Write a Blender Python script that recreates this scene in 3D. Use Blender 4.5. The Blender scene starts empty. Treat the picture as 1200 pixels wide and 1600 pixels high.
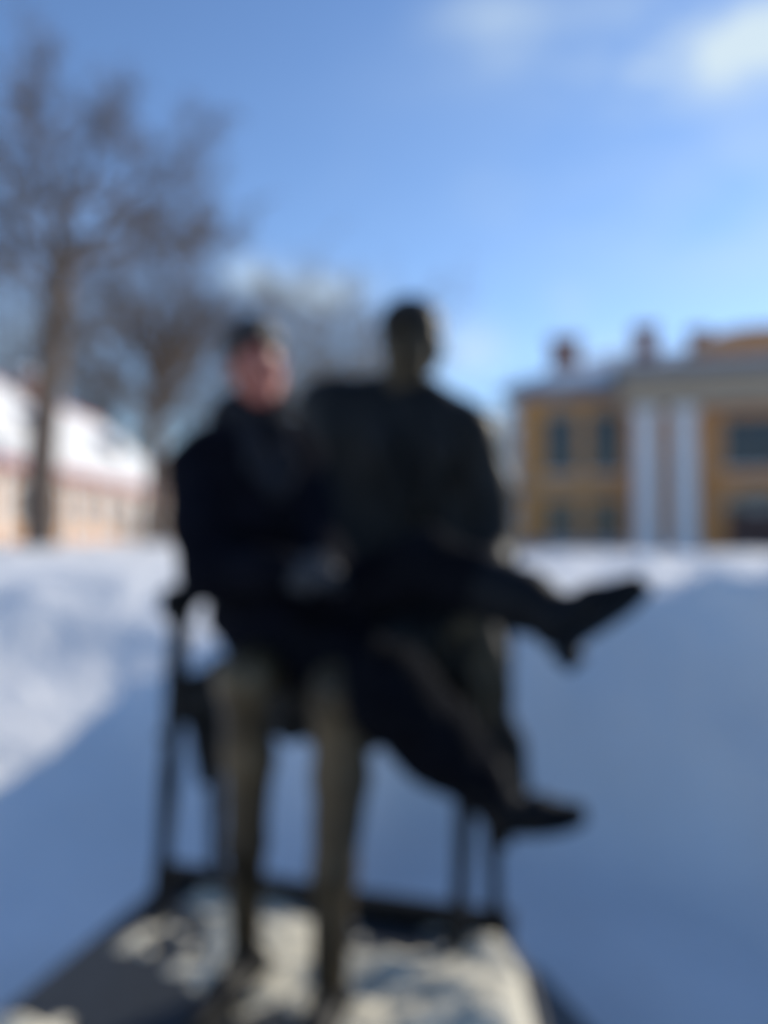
import bpy, bmesh, math, random
import numpy as np
from mathutils import Vector, Matrix
random.seed(11); rng = np.random.default_rng(11)
S = bpy.context.scene
C = S.collection
R = math.radians

# ------------------------------------------------------------------ camera, sky, sun, exposure
SUN_AZ, SUN_EL = 51.0, 24.5            # degrees to the right of the view direction, above the horizon
CAMZ, PITCH = 1.55, math.atan(38 / 1289)
cam = bpy.data.objects.new('camera', bpy.data.cameras.new('camera'))
C.objects.link(cam); S.camera = cam
cam.location = (0, 0, CAMZ); cam.rotation_euler = (math.pi / 2 + PITCH, 0, 0)
cam.data.lens = 29; cam.data.sensor_width = 36; cam.data.sensor_fit = 'AUTO'
cam.data.clip_end = 3000; cam.data.clip_start = 0.05
cam.data.dof.use_dof = True            # the photograph was taken with the lens focused far too close
cam.data.dof.focus_distance = 0.30
cam.data.dof.aperture_fstop = 2.4
cam.data.dof.aperture_blades = 0

S.render.engine = 'CYCLES'
S.view_settings.view_transform = 'Standard'; S.view_settings.look = 'None'
S.view_settings.gamma = 1; S.view_settings.use_curve_mapping = False
S.view_settings.exposure = -0.13
try:
    S.cycles.use_denoising = True
    S.cycles.max_bounces = 6
except Exception: pass

W = bpy.data.worlds.new('World'); S.world = W; W.use_nodes = True
nt = W.node_tree; nt.nodes.clear()
def wn(t, **k):
    n = nt.nodes.new(t)
    for a, b in k.items(): setattr(n, a, b)
    return n
def lk(a, b): nt.links.new(a, b)
sky = wn('ShaderNodeTexSky', sky_type='NISHITA', sun_disc=False)
sky.sun_elevation = R(SUN_EL); sky.sun_rotation = R(SUN_AZ)
sky.air_density = 1.0; sky.dust_density = 0.12; sky.ozone_density = 1.6
tint = wn('ShaderNodeMix', data_type='RGBA', blend_type='MULTIPLY'); tint.inputs[0].default_value = 1.0
tint.inputs[7].default_value = (0.98, 1.13, 1.37, 1)
lk(sky.outputs[0], tint.inputs[6])
tc = wn('ShaderNodeTexCoord')
def mth(op, a, b=None):
    n = wn('ShaderNodeMath', operation=op)
    for i, v in enumerate((a, b)):
        if v is None: continue
        if isinstance(v, (int, float)): n.inputs[i].default_value = v
        else: lk(v, n.inputs[i])
    return n.outputs[0]
def pdir(px, py):
    u, v = (px - 600) / 1289, (800 - py) / 1289
    d = Vector((u, math.cos(PITCH) - v * math.sin(PITCH), math.sin(PITCH) + v * math.cos(PITCH)))
    return d
nz = wn('ShaderNodeTexNoise'); nz.inputs['Scale'].default_value = 5.0; nz.inputs['Detail'].default_value = 6; nz.inputs['Roughness'].default_value = 0.6
mp = wn('ShaderNodeMapping'); mp.inputs['Scale'].default_value = (1, 1, 2.2)
lk(tc.outputs['Generated'], mp.inputs['Vector']); lk(mp.outputs[0], nz.inputs['Vector'])
# thin broken cloud over the whole sky plus a number of single clouds
rg = wn('ShaderNodeMapRange', interpolation_type='SMOOTHSTEP'); rg.inputs[1].default_value = 0.60; rg.inputs[2].default_value = 0.85; rg.inputs[4].default_value = 0.05
lk(nz.outputs[0], rg.inputs[0])
total = rg.outputs[0]
clouds = [  # direction, half-width, half-height (radians), density
    (1180, 74, .060, .030, 1.0), (1070, 30, .20, .05, .42), (1120, 95, .07, .03, .45), (1000, 100, .025, .05, .40), (800, 40, .035, .05, .2),
    (735, 25, .045, .03, .26), (772, 308, .035, .022, .22), (885, 478, .026, .018, .35), (742, 545, .040, .026, .60),
    (392, 442, .034, .022, .75), (500, 458, .050, .020, .70), (560, 560, .09, .05, .2), (960, 575, .06, .03, .4),
    (30, 560, .06, .04, .5), (1500, 300, .25, .08, .35), (-400, 380, .3, .07, .35), (1700, 60, .35, .1, .35)]
for i, (px, py, hw, hh, dn) in enumerate(clouds):
    d = pdir(px, py).normalized()
    rt = Vector((d.y, -d.x, 0)).normalized(); up = rt.cross(d)
    m = wn('ShaderNodeVectorMath', operation='DOT_PRODUCT'); lk(tc.outputs['Generated'], m.inputs[0]); m.inputs[1].default_value = rt / hw
    n = wn('ShaderNodeVectorMath', operation='DOT_PRODUCT'); lk(tc.outputs['Generated'], n.inputs[0]); n.inputs[1].default_value = up / hh
    f = wn('ShaderNodeVectorMath', operation='DOT_PRODUCT'); lk(tc.outputs['Generated'], f.inputs[0]); f.inputs[1].default_value = d
    a = mth('POWER', m.outputs['Value'], 2.0); b = mth('POWER', n.outputs['Value'], 2.0)
    a = mth('POWER', mth('ABSOLUTE', m.outputs['Value']), 2.0); b = mth('POWER', mth('ABSOLUTE', n.outputs['Value']), 2.0)
    g = mth('EXPONENT', mth('MULTIPLY', mth('ADD', a, b), -0.9))
    g = mth('MULTIPLY', g, mth('GREATER_THAN', f.outputs['Value'], 0.0))
    k = wn('ShaderNodeMapRange', interpolation_type='SMOOTHSTEP'); k.inputs[1].default_value = 0.30; k.inputs[2].default_value = 0.62
    lk(nz.outputs[0], k.inputs[0])
    total = mth('ADD', total, mth('MULTIPLY', mth('MULTIPLY', g, k.outputs[0]), dn))
cl = mth('MINIMUM', total, 1.0)
mx = wn('ShaderNodeMix', data_type='RGBA'); lk(cl, mx.inputs[0]); lk(tint.outputs[2], mx.inputs[6]); mx.inputs[7].default_value = (5.3, 6.4, 7.2, 1)
bg = wn('ShaderNodeBackground'); bg.inputs[1].default_value = 0.14; lk(mx.outputs[2], bg.inputs[0])
wo = wn('ShaderNodeOutputWorld'); lk(bg.outputs[0], wo.inputs[0])

sl = bpy.data.lights.new('sun', 'SUN'); sl.energy = 5.0; sl.angle = R(0.53); sl.color = (1.0, 0.93, 0.80)
sun = bpy.data.objects.new('sun', sl); C.objects.link(sun)
sd = Vector((math.sin(R(SUN_AZ)) * math.cos(R(SUN_EL)), math.cos(R(SUN_AZ)) * math.cos(R(SUN_EL)), math.sin(R(SUN_EL))))
sun.rotation_euler = sd.to_track_quat('Z', 'Y').to_euler()

# ------------------------------------------------------------------ helpers
def at(px, py, d):
    """point of the place seen at (px, py) of the 1200 x 1600 photograph, d metres in front of the photographer"""
    v = pdir(px, py); return Vector((v.x, v.y, v.z)) * (d / v.y) + Vector((0, 0, CAMZ))
def tag(o, label=None, cat=None, group=None, kind=None):
    if label: o['label'] = label
    if cat: o['category'] = cat
    if group: o['group'] = group
    if kind: o['kind'] = kind
    return o
def empty(name, loc=(0, 0, 0), rz=0):
    o = bpy.data.objects.new(name, None); C.objects.link(o); o.location = loc; o.rotation_euler = (0, 0, rz); return o
def link(name, me, mat, parent=None, smooth=False):
    if mat is not None and len(me.materials) == 0: me.materials.append(mat)
    if smooth: me.polygons.foreach_set('use_smooth', [True] * len(me.polygons))
    o = bpy.data.objects.new(name, me); C.objects.link(o)
    if parent is not None: o.parent = parent
    return o
def copy_tree(o, parent=None):
    c = o.copy(); C.objects.link(c); c.parent = parent
    for ch in [x for x in S.objects if x.parent == o]: copy_tree(ch, c)
    return c

def material(name, col, rough=0.7, metal=0.0, var=0.25, scale=8.0, bump=0.2, bscale=None, spec=0.5, col2=None, sheen=0, detail=6, sss=0, dist=0.02):
    m = bpy.data.materials.new(name); m.use_nodes = True
    t = m.node_tree; P = t.nodes['Principled BSDF']
    tcn = t.nodes.new('ShaderNodeTexCoord')
    n = t.nodes.new('ShaderNodeTexNoise'); n.inputs['Scale'].default_value = scale; n.inputs['Detail'].default_value = detail
    t.links.new(tcn.outputs['Object'], n.inputs['Vector'])
    r = t.nodes.new('ShaderNodeValToRGB')
    c1 = [c * (1 - var) for c in col]; c2 = [min(1, c * (1 + var)) for c in (col2 or col)]
    r.color_ramp.elements[0].position = 0.3; r.color_ramp.elements[1].position = 0.7
    r.color_ramp.elements[0].color = (*c1, 1); r.color_ramp.elements[1].color = (*c2, 1)
    t.links.new(n.outputs[0], r.inputs[0]); t.links.new(r.outputs[0], P.inputs['Base Color'])
    P.inputs['Roughness'].default_value = rough; P.inputs['Metallic'].default_value = metal
    P.inputs['Specular IOR Level'].default_value = spec
    if sheen: P.inputs['Sheen Weight'].default_value = sheen
    if sss:
        P.inputs['Subsurface Weight'].default_value = sss; P.inputs['Subsurface Radius'].default_value = (0.012, 0.005, 0.003); P.inputs['Subsurface Scale'].default_value = 1.0
    if bump:
        n2 = t.nodes.new('ShaderNodeTexNoise'); n2.inputs['Scale'].default_value = bscale or scale * 5; n2.inputs['Detail'].default_value = 5
        t.links.new(tcn.outputs['Object'], n2.inputs['Vector'])
        b = t.nodes.new('ShaderNodeBump'); b.inputs['Strength'].default_value = bump; b.inputs['Distance'].default_value = dist
        t.links.new(n2.outputs[0], b.inputs['Height']); t.links.new(b.outputs[0], P.inputs['Normal'])
    return m
M = dict(
    snow=material('snow', (.80, .79, .775), .75, var=.07, scale=1.1, bump=.5, bscale=11, spec=.25, dist=.05),
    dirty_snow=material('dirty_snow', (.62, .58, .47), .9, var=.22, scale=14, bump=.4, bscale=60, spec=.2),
    sash=material('sash', (.16, .13, .10), .6, var=.15, scale=4, bump=.05),
    bronze=material('bronze', (.016, .017, .018), .52, metal=.1, var=.45, scale=6, bump=.3, bscale=45, spec=.12, col2=(.022, .021, .020), dist=.006),
    bronze_worn=material('bronze_worn', (.028, .021, .013), .42, metal=.35, var=.5, scale=5, bump=.3, bscale=40, spec=.3, col2=(.092, .066, .036), dist=.006),
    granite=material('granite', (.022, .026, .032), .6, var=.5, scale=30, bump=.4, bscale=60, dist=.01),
    granite_light=material('granite_light', (.12, .12, .12), .7, var=.4, scale=35, bump=.4, bscale=60, dist=.01),
    wool=material('wool', (.0055, .006, .010), .95, var=.3, scale=12, bump=.5, bscale=350, spec=.05, dist=.004),
    trouser=material('trouser', (.005, .0055, .008), .95, var=.3, scale=14, bump=.4, bscale=300, spec=.05, dist=.004),
    scarf=material('scarf', (.018, .019, .024), .95, var=.4, scale=25, bump=.8, bscale=160, spec=.1, dist=.006),
    leather=material('leather', (.005, .006, .008), .62, var=.3, scale=20, bump=.3, bscale=120, spec=.15, dist=.004),
    skin=material('skin', (.33, .115, .080), .5, var=.10, scale=12, bump=.15, bscale=220, col2=(.38, .115, .085), sss=.15, dist=.002),
    lips=material('lips', (.24, .055, .05), .4, var=.1, scale=30, bump=.1),
    hair=material('hair', (.020, .013, .010), .5, var=.5, scale=40, bump=.8, bscale=120, dist=.006),
    eye=material('eye', (.55, .53, .50), .2, var=.03, bump=0), iris=material('iris', (.03, .02, .015), .2, var=.1, bump=0),
    glove=material('glove', (.028, .028, .032), .7, var=.3, scale=30, bump=.3, dist=.004),
    bark=material('bark', (.12, .085, .062), .9, var=.4, scale=7, bump=.8, bscale=22, col2=(.17, .125, .095), dist=.05),
    bark_pale=material('bark_pale', (.27, .23, .19), .9, var=.4, scale=6, bump=.5, bscale=18, dist=.04),
    ochre=material('ochre', (.60, .28, .075), .85, var=.14, scale=1.6, bump=.15, bscale=30, dist=.01),
    terracotta=material('terracotta', (.56, .25, .085), .85, var=.14, scale=1.4, bump=.15, bscale=30, dist=.01),
    orange=material('orange', (.60, .33, .16), .85, var=.12, scale=1.6, bump=.15, bscale=30, dist=.01),
    white=material('white_plaster', (.78, .78, .77), .8, var=.08, scale=2.5, bump=.12, bscale=40, dist=.008),
    pink=material('pink_plaster', (.56, .47, .47), .8, var=.08, scale=2, bump=.1, bscale=40, dist=.008),
    beige=material('beige_stone', (.40, .31, .22), .8, var=.12, scale=3, bump=.12, bscale=40, dist=.008),
    brick=material('brick', (.27, .11, .075), .9, var=.4, scale=9, bump=.5, bscale=25, dist=.02),
    red=material('red_metal', (.45, .09, .10), .5, var=.2, scale=3, bump=.05),
    grey_metal=material('grey_metal', (.20, .23, .27), .55, var=.15, scale=2, bump=.05),
    glass=material('window_glass', (.022, .034, .046), .14, var=.3, scale=.8, bump=.06, bscale=3, spec=.5),
    wood=material('dark_wood', (.075, .035, .028), .6, var=.3, scale=8, bump=.3),
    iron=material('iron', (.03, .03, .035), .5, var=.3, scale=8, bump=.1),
)
# brick courses on the chimney material
def brickify(m):
    t = m.node_tree; P = t.nodes['Principled BSDF']
    b = t.nodes.new('ShaderNodeTexBrick'); b.inputs['Scale'].default_value = 4.0
    b.inputs['Color1'].default_value = (.28, .11, .07, 1); b.inputs['Color2'].default_value = (.21, .085, .06, 1); b.inputs['Mortar'].default_value = (.30, .26, .23, 1)
    tcn = t.nodes.new('ShaderNodeTexCoord'); mp = t.nodes.new('ShaderNodeMapping'); mp.inputs['Rotation'].default_value = (math.pi / 2, 0, 0)
    t.links.new(tcn.outputs['Object'], mp.inputs[0]); t.links.new(mp.outputs[0], b.inputs[0]); t.links.new(b.outputs[0], P.inputs['Base Color'])
brickify(M['brick'])

class MB:
    """collects simple shapes into one mesh"""
    def __init__(s): s.v = []; s.f = []
    def add(s, v, f):
        k = len(s.v); s.v += [tuple(p) for p in v]; s.f += [tuple(i + k for i in q) for q in f]; return s
    def box(s, x0, x1, y0, y1, z0, z1):
        v = [(x, y, z) for z in (z0, z1) for y in (y0, y1) for x in (x0, x1)]
        return s.add(v, [(0, 2, 3, 1), (4, 5, 7, 6), (0, 1, 5, 4), (2, 6, 7, 3), (0, 4, 6, 2), (1, 3, 7, 5)])
    def prism(s, poly, y0, y1, axis='y'):
        n = len(poly)
        if axis == 'y': v = [(a, y0, b) for a, b in poly] + [(a, y1, b) for a, b in poly]
        elif axis == 'x': v = [(y0, a, b) for a, b in poly] + [(y1, a, b) for a, b in poly]
        else: v = [(a, b, y0) for a, b in poly] + [(a, b, y1) for a, b in poly]
        f = [tuple(range(n)), tuple(range(2 * n - 1, n - 1, -1))] + [(i + n, (i + 1) % n + n, (i + 1) % n, i) for i in range(n)]
        return s.add(v, f)
    def tube(s, pts, rad, n=8, cap=True):
        pts = [Vector(p) for p in pts]; base = len(s.v)
        t0 = (pts[1] - pts[0]).normalized(); ref = Vector((0, 0, 1)) if abs(t0.z) < .9 else Vector((1, 0, 0))
        a = t0.cross(ref).normalized()
        for i, p in enumerate(pts):
            t = (pts[min(i + 1, len(pts) - 1)] - pts[max(i - 1, 0)])
            if t.length < 1e-9: t = t0
            t.normalize(); a = (a - t * a.dot(t))
            a = a.normalized() if a.length > 1e-6 else t.orthogonal().normalized()
            b = t.cross(a)
            for k in range(n):
                q = 2 * math.pi * k / n
                s.v.append(tuple(p + (a * math.cos(q) + b * math.sin(q)) * rad[i]))
        for i in range(len(pts) - 1):
            for k in range(n):
                x, y = base + i * n + k, base + i * n + (k + 1) % n
                s.f.append((x, y, y + n, x + n))
        if cap:
            s.f.append(tuple(base + k for k in range(n - 1, -1, -1))); s.f.append(tuple(base + (len(pts) - 1) * n + k for k in range(n)))
        return s
    def lathe(s, prof, cx=0, cy=0, n=14):
        base = len(s.v)
        for r, z in prof:
            for k in range(n):
                q = 2 * math.pi * k / n; s.v.append((cx + r * math.cos(q), cy + r * math.sin(q), z))
        for i in range(len(prof) - 1):
            for k in range(n):
                x, y = base + i * n + k, base + i * n + (k + 1) % n; s.f.append((x, y, y + n, x + n))
        s.f.append(tuple(base + k for k in range(n - 1, -1, -1))); s.f.append(tuple(base + (len(prof) - 1) * n + k for k in range(n)))
        return s
    def mesh(s, name):
        me = bpy.data.meshes.new(name); me.from_pydata(s.v, [], s.f); me.update(); return me
    def build(s, name, mat, parent=None, bevel=0, smooth=False):
        me = s.mesh(name)
        if bevel:
            bm = bmesh.new(); bm.from_mesh(me)
            bmesh.ops.bevel(bm, geom=list(bm.edges), offset=bevel, segments=2, profile=.6, affect='EDGES', clamp_overlap=True)
            bm.to_mesh(me); bm.free()
        return link(name, me, mat, parent, smooth)

# lattice noise
_G = rng.random((32, 32, 32)).astype(np.float32)
def vnoise(x, y, z):
    xi, yi, zi = np.floor(x).astype(int), np.floor(y).astype(int), np.floor(z).astype(int)
    fx, fy, fz = x - xi, y - yi, z - zi
    fx, fy, fz = [q * q * (3 - 2 * q) for q in (fx, fy, fz)]
    o = 0
    for a in (0, 1):
        for b in (0, 1):
            for c in (0, 1):
                w = (fx if a else 1 - fx) * (fy if b else 1 - fy) * (fz if c else 1 - fz)
                o = o + w * _G[(xi + a) % 32, (yi + b) % 32, (zi + c) % 32]
    return o * 2 - 1
def fbm(x, y, z, oct=4):
    s, a = 0, 1.0
    for i in range(oct):
        s = s + a * vnoise(x * 2 ** i + 7.3 * i, y * 2 ** i + 3.1 * i, z * 2 ** i + 5.7 * i); a *= .5
    return s

class Body:
    """a distance field that joins limbs smoothly; mesh() turns it into one continuous surface"""
    def __init__(s, lo, hi, h):
        s.h = h; s.lo = np.array(lo, float); n = np.ceil((np.array(hi) - s.lo) / h).astype(int) + 1
        s.F = np.full(n, 1.0, np.float32); s.n = n
    def _win(s, lo, hi):
        a = np.clip(np.floor((lo - s.lo) / s.h).astype(int), 0, s.n); b = np.clip(np.ceil((hi - s.lo) / s.h).astype(int) + 1, 0, s.n)
        sl = tuple(slice(a[i], b[i]) for i in range(3))
        g = [s.lo[i] + s.h * np.arange(a[i], b[i]) for i in range(3)]
        return sl, g[0][:, None, None], g[1][None, :, None], g[2][None, None, :]
    def _put(s, sl, d, k, mode):
        f = s.F[sl]; d = d.astype(np.float32)
        if mode == 'sub': d = -d; hh = np.maximum(k - np.abs(f - d), 0) / k; s.F[sl] = np.maximum(f, d) + hh * hh * k / 4
        else: hh = np.maximum(k - np.abs(f - d), 0) / k; s.F[sl] = np.minimum(f, d) - hh * hh * k / 4
    def cone(s, a, b, ra, rb, k=.03, mode='add', flat=None):
        """flat=(direction, factor): thinner along that direction"""
        a = np.array(a, float); b = np.array(b, float); r = max(ra, rb) + k + 3 * s.h
        sl, X, Y, Z = s._win(np.minimum(a, b) - r, np.maximum(a, b) + r)
        if 0 in s.F[sl].shape: return s
        ab = b - a; L = max(1e-9, ab @ ab)
        px, py, pz = X - a[0], Y - a[1], Z - a[2]
        t = np.clip((px * ab[0] + py * ab[1] + pz * ab[2]) / L, 0, 1)
        qx, qy, qz = px - t * ab[0], py - t * ab[1], pz - t * ab[2]
        if flat is not None:
            n = np.array(flat[0], float); n /= np.linalg.norm(n); e = (1 / flat[1] - 1)
            w = (qx * n[0] + qy * n[1] + qz * n[2]) * e
            qx, qy, qz = qx + w * n[0], qy + w * n[1], qz + w * n[2]
        d = np.sqrt(qx * qx + qy * qy + qz * qz) - (ra + (rb - ra) * t)
        s._put(sl, d, k, mode); return s
    def chain(s, pts, rad, k=.03, flat=None):
        for i in range(len(pts) - 1): s.cone(pts[i], pts[i + 1], rad[i], rad[i + 1], k, flat=flat)
        return s
    def ell(s, c, r, rot=None, k=.03, mode='add'):
        c = np.array(c, float); r = np.array(r, float); m = r.max() + k + 3 * s.h
        sl, X, Y, Z = s._win(c - m, c + m)
        if 0 in s.F[sl].shape: return s
        p = [X - c[0], Y - c[1], Z - c[2]]
        if rot is not None: A = np.array(rot.transposed() if hasattr(rot, 'transposed') else rot); p = [A[i, 0] * p[0] + A[i, 1] * p[1] + A[i, 2] * p[2] for i in range(3)]
        k0 = np.sqrt(sum((p[i] / r[i]) ** 2 for i in range(3))); k1 = np.sqrt(sum((p[i] / r[i] ** 2) ** 2 for i in range(3))) + 1e-9
        s._put(sl, k0 * (k0 - 1) / k1, k, mode); return s
    def cut(s, p, n):
        """remove all on the side of the plane that n points to"""
        X = (s.lo[0] + s.h * np.arange(s.n[0]))[:, None, None]; Y = (s.lo[1] + s.h * np.arange(s.n[1]))[None, :, None]; Z = (s.lo[2] + s.h * np.arange(s.n[2]))[None, None, :]
        n = np.array(n, float); n /= np.linalg.norm(n)
        d = (X - p[0]) * n[0] + (Y - p[1]) * n[1] + (Z - p[2]) * n[2]
        s.F = np.maximum(s.F, d.astype(np.float32)); return s
    def mesh(s, name, fold=0, fscale=(9, 9, 9), foct=3):
        F = s.F; I = F < 0
        c = np.zeros(np.array(F.shape) - 1, np.int8)
        for a in (0, 1):
            for b in (0, 1):
                for d in (0, 1): c += I[a:a + c.shape[0], b:b + c.shape[1], d:d + c.shape[2]]
        act = (c > 0) & (c < 8); ix = np.argwhere(act); idm = np.full(act.shape, -1, np.int32); idm[act] = np.arange(len(ix))
        cor = np.array([(a, b, d) for a in (0, 1) for b in (0, 1) for d in (0, 1)])
        val = np.stack([F[ix[:, 0] + a, ix[:, 1] + b, ix[:, 2] + d] for a, b, d in cor], 1)
        sm = np.zeros((len(ix), 3)); ct = np.zeros(len(ix))
        for i in range(8):
            for j in range(i + 1, 8):
                if np.abs(cor[i] - cor[j]).sum() != 1: continue
                v0, v1 = val[:, i], val[:, j]; m = (v0 < 0) != (v1 < 0)
                t = np.where(m, v0 / np.where(m, v0 - v1, 1), 0)
                sm += np.where(m[:, None], cor[i] + t[:, None] * (cor[j] - cor[i]), 0); ct += m
        V = s.lo + s.h * (ix + sm / np.maximum(ct, 1)[:, None])
        faces = []
        for ax in range(3):
            sh = [slice(None)] * 3; sh2 = [slice(None)] * 3
            sh[ax] = slice(0, -1); sh2[ax] = slice(1, None)
            A, B = I[tuple(sh)], I[tuple(sh2)]; e = np.argwhere(A != B)
            o1, o2 = (ax + 1) % 3, (ax + 2) % 3
            e = e[(e[:, o1] > 0) & (e[:, o2] > 0) & (e[:, o1] < F.shape[o1] - 1) & (e[:, o2] < F.shape[o2] - 1)]
            ins = A[e[:, 0], e[:, 1], e[:, 2]]
            q = []
            for u, v in ((0, 0), (1, 0), (1, 1), (0, 1)):
                g = e.copy(); g[:, o1] -= u; g[:, o2] -= v; q.append(idm[g[:, 0], g[:, 1], g[:, 2]])
            q = np.stack(q, 1); q[~ins] = q[~ins][:, ::-1]; faces.append(q)
        Q = np.concatenate(faces); Q = Q[(Q >= 0).all(1)]
        if fold:   # cloth folds / casting unevenness, along the surface normal
            gx, gy, gz = np.gradient(F, s.h) if F.size < 3e6 else (None,) * 3
            if gx is not None: N = np.stack([g[ix[:, 0], ix[:, 1], ix[:, 2]] for g in (gx, gy, gz)], 1)
            else:
                N = np.stack([val[:, 4:].sum(1) - val[:, :4].sum(1), val[:, [2, 3, 6, 7]].sum(1) - val[:, [0, 1, 4, 5]].sum(1), val[:, 1::2].sum(1) - val[:, ::2].sum(1)], 1)
            N /= np.linalg.norm(N, axis=1)[:, None] + 1e-9
            f = fbm(*(V[:, i] * fscale[i] for i in range(3)), oct=foct)
            f = f * .6 - np.abs(vnoise(*(V[:, i] * fscale[i] * .8 + 9 for i in range(3)))) * .8
            V = V + N * (fold * f)[:, None]
        me = bpy.data.meshes.new(name); me.vertices.add(len(V)); me.vertices.foreach_set('co', V.astype(np.float32).ravel())
        me.loops.add(Q.size); me.loops.foreach_set('vertex_index', Q.astype(np.int32).ravel())
        me.polygons.add(len(Q)); me.polygons.foreach_set('loop_start', np.arange(0, Q.size, 4, dtype=np.int32))
        me.update(calc_edges=True); me.validate(); return me
    def build(s, name, mat, parent=None, fold=0, fscale=(9, 9, 9), foct=3):
        me = s.mesh(name, fold, fscale, foct); return link(name, me, mat, parent, True)

def hand(B, wrist, direction, palm_n, side, size=1.0, curl=.5, spread=.12, thin=1.0, k=.006, long=1.0):
    """palm, four fingers of different length with bent knuckles and a thumb from the side of the palm"""
    w = Vector(wrist); d = Vector(direction).normalized(); n = Vector(palm_n); n = (n - d * n.dot(d)).normalized(); s_ = d.cross(n) * side
    pl = .085 * size; r = .0095 * size * thin
    B.cone(w, w + d * pl * .9, .026 * size * thin, .033 * size * thin, k * 3, flat=(n, .45))
    B.cone(w + d * pl * .3 - s_ * .014 * size, w + d * pl * .95 - s_ * .02 * size, .018 * size, .014 * size, k * 3)
    lens = (.070, .079, .074, .058); offs = (.028, .0095, -.0095, -.028)
    for L, o in zip(lens, offs):
        L = L * size * long; p = w + d * pl * (.95 - abs(o) * 2.5) + s_ * o * size
        dd = (d + s_ * (o * spread * 20)).normalized(); pts = [w + d * pl * .45 + s_ * o * .8 * size, p]
        ang = curl * .5; cur = p
        for j, fr in enumerate((.45, .32, .25)):
            v = dd * math.cos(ang) + n * math.sin(ang); cur = cur + v * L * fr; pts.append(cur.copy()); ang += curl
        B.chain(pts, [r * 1.05, r * 1.1, r, r * .92, r * .8], k)
    p = w + d * pl * .25 + s_ * .026 * size; t1 = p + (d * .6 + s_ * .75 + n * .3).normalized() * .035 * size
    t2 = t1 + (d * .85 + s_ * .35 + n * .4).normalized() * .032 * size * long; t3 = t2 + (d * .9 + n * .45).normalized() * .025 * size * long
    B.chain([w + d * pl * .2, p, t1, t2, t3], [r * 1.3, r * 1.35, r * 1.2, r * 1.1, r * .85], k)

# ------------------------------------------------------------------ ground: cleared hollow in deep snow
PLAT = 1.22
def ground_h(x, y):
    # hollow: a rounded lane that runs from behind the photographer to the snow bank behind the plinth
    cx = -.60 + .10 * (y - 2); hx = 1.86 - .02 * y; ytop = 3.62 + .16 * x
    dx = np.abs(x - cx) - hx + 0.9; dy = (y - ytop) + 0.9
    d = np.hypot(np.maximum(dx, 0), np.maximum(dy, 0)) - 0.9 + np.minimum(np.maximum(dx, dy), 0)
    d = d + .16 * fbm(x * .9, y * .9, 0 * x + 2, 3)
    wd = 1.10 + .22 * vnoise(x * .5 + 3, y * .5, 0 * x)
    lf = 1 / (1 + np.exp((x + .36) / .16)); wd = wd + 3.0 * lf
    t = np.clip(d / wd, 0, 1); st = t * t * (3 - 2 * t)
    lump = fbm(x * 1.3, y * 1.3, 0 * x + 5, 4) * (.115 - .06 * lf) + fbm(x * 4.2, y * 4.2, 0 * x + 9, 3) * (.026 - .011 * lf)
    lump = lump + (1 - lf) * .05 * fbm(x * 2.6 + 1.7, y * 2.6, 0 * x + 12, 2) * np.clip(d + .5, 0, 1)
    edge = np.exp(-((d - wd * .75) / .5) ** 2)
    crown = .07 * np.exp(-((d - 1.5) / .6) ** 2)
    ridges = -np.abs(vnoise(x * 3.2 + .6 * y, y * 1.1, 0 * x + 4)) * .16
    far = np.clip((np.hypot(x, y) - 12) / 60, 0, 1)
    h = st * (PLAT + crown) + lump * (.45 + .55 * st) * (1 - .5 * far) + edge * ridges * (1 - .7 * lf)
    shade_heap = .12 * np.exp(-((x + .12 - .2 * (y - 4.7)) / .62) ** 4 - ((y - 4.75) / .62) ** 2) * (1 + .25 * fbm(x * 2, y * 2, 0 * x + 8, 3))  # unseen mound added behind the figures to cast shade towards the front left
    return h + shade_heap - .34 * np.clip((np.hypot(x, y) - 7) / 30, 0, 1) / (1 + np.exp(-(x + 4) / 1.2)) + .10 * np.clip((np.hypot(x, y) - 7) / 12, 0, 1) / (1 + np.exp((x + 4) / 1.2)) - .15 * np.exp(-((x + 1.3) / .5) ** 2 - ((y - 2.3) / .7) ** 2) + .06 * fbm(x * .12, y * .12, 0 * x + 1, 2) * np.clip(d / 6, 0, 1)  # the local dip at left is sunk to keep that ground in shade
def axis(lo, hi, fine_lo, fine_hi, step, n):
    a = np.arange(fine_lo, fine_hi, step)
    l = fine_lo - np.geomspace(step, fine_lo - lo, n); r = fine_hi + np.geomspace(step, hi - fine_hi, n)
    return np.concatenate([l[::-1], a, r])
ax_ = axis(-900, 900, -4.5, 4.5, .045, 70); ay_ = axis(-300, 1500, -1.0, 7.5, .045, 80)
GX, GY = np.meshgrid(ax_, ay_, indexing='ij'); GZ = ground_h(GX, GY)
nx, ny = GX.shape
me = bpy.data.meshes.new('snow_ground'); me.vertices.add(nx * ny)
me.vertices.foreach_set('co', np.stack([GX, GY, GZ], -1).astype(np.float32).ravel())
i = np.arange(nx - 1)[:, None] * ny + np.arange(ny - 1)[None, :]
Q = np.stack([i, i + ny, i + ny + 1, i + 1], -1).reshape(-1, 4)
me.loops.add(Q.size); me.loops.foreach_set('vertex_index', Q.astype(np.int32).ravel()); me.polygons.add(len(Q))
me.polygons.foreach_set('loop_start', np.arange(0, Q.size, 4, dtype=np.int32)); me.update(calc_edges=True)
tag(link('snow_ground', me, M['snow'], None, True), kind='structure')
def gz(x, y): return float(ground_h(np.array([float(x)]), np.array([float(y)]))[0])

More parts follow.
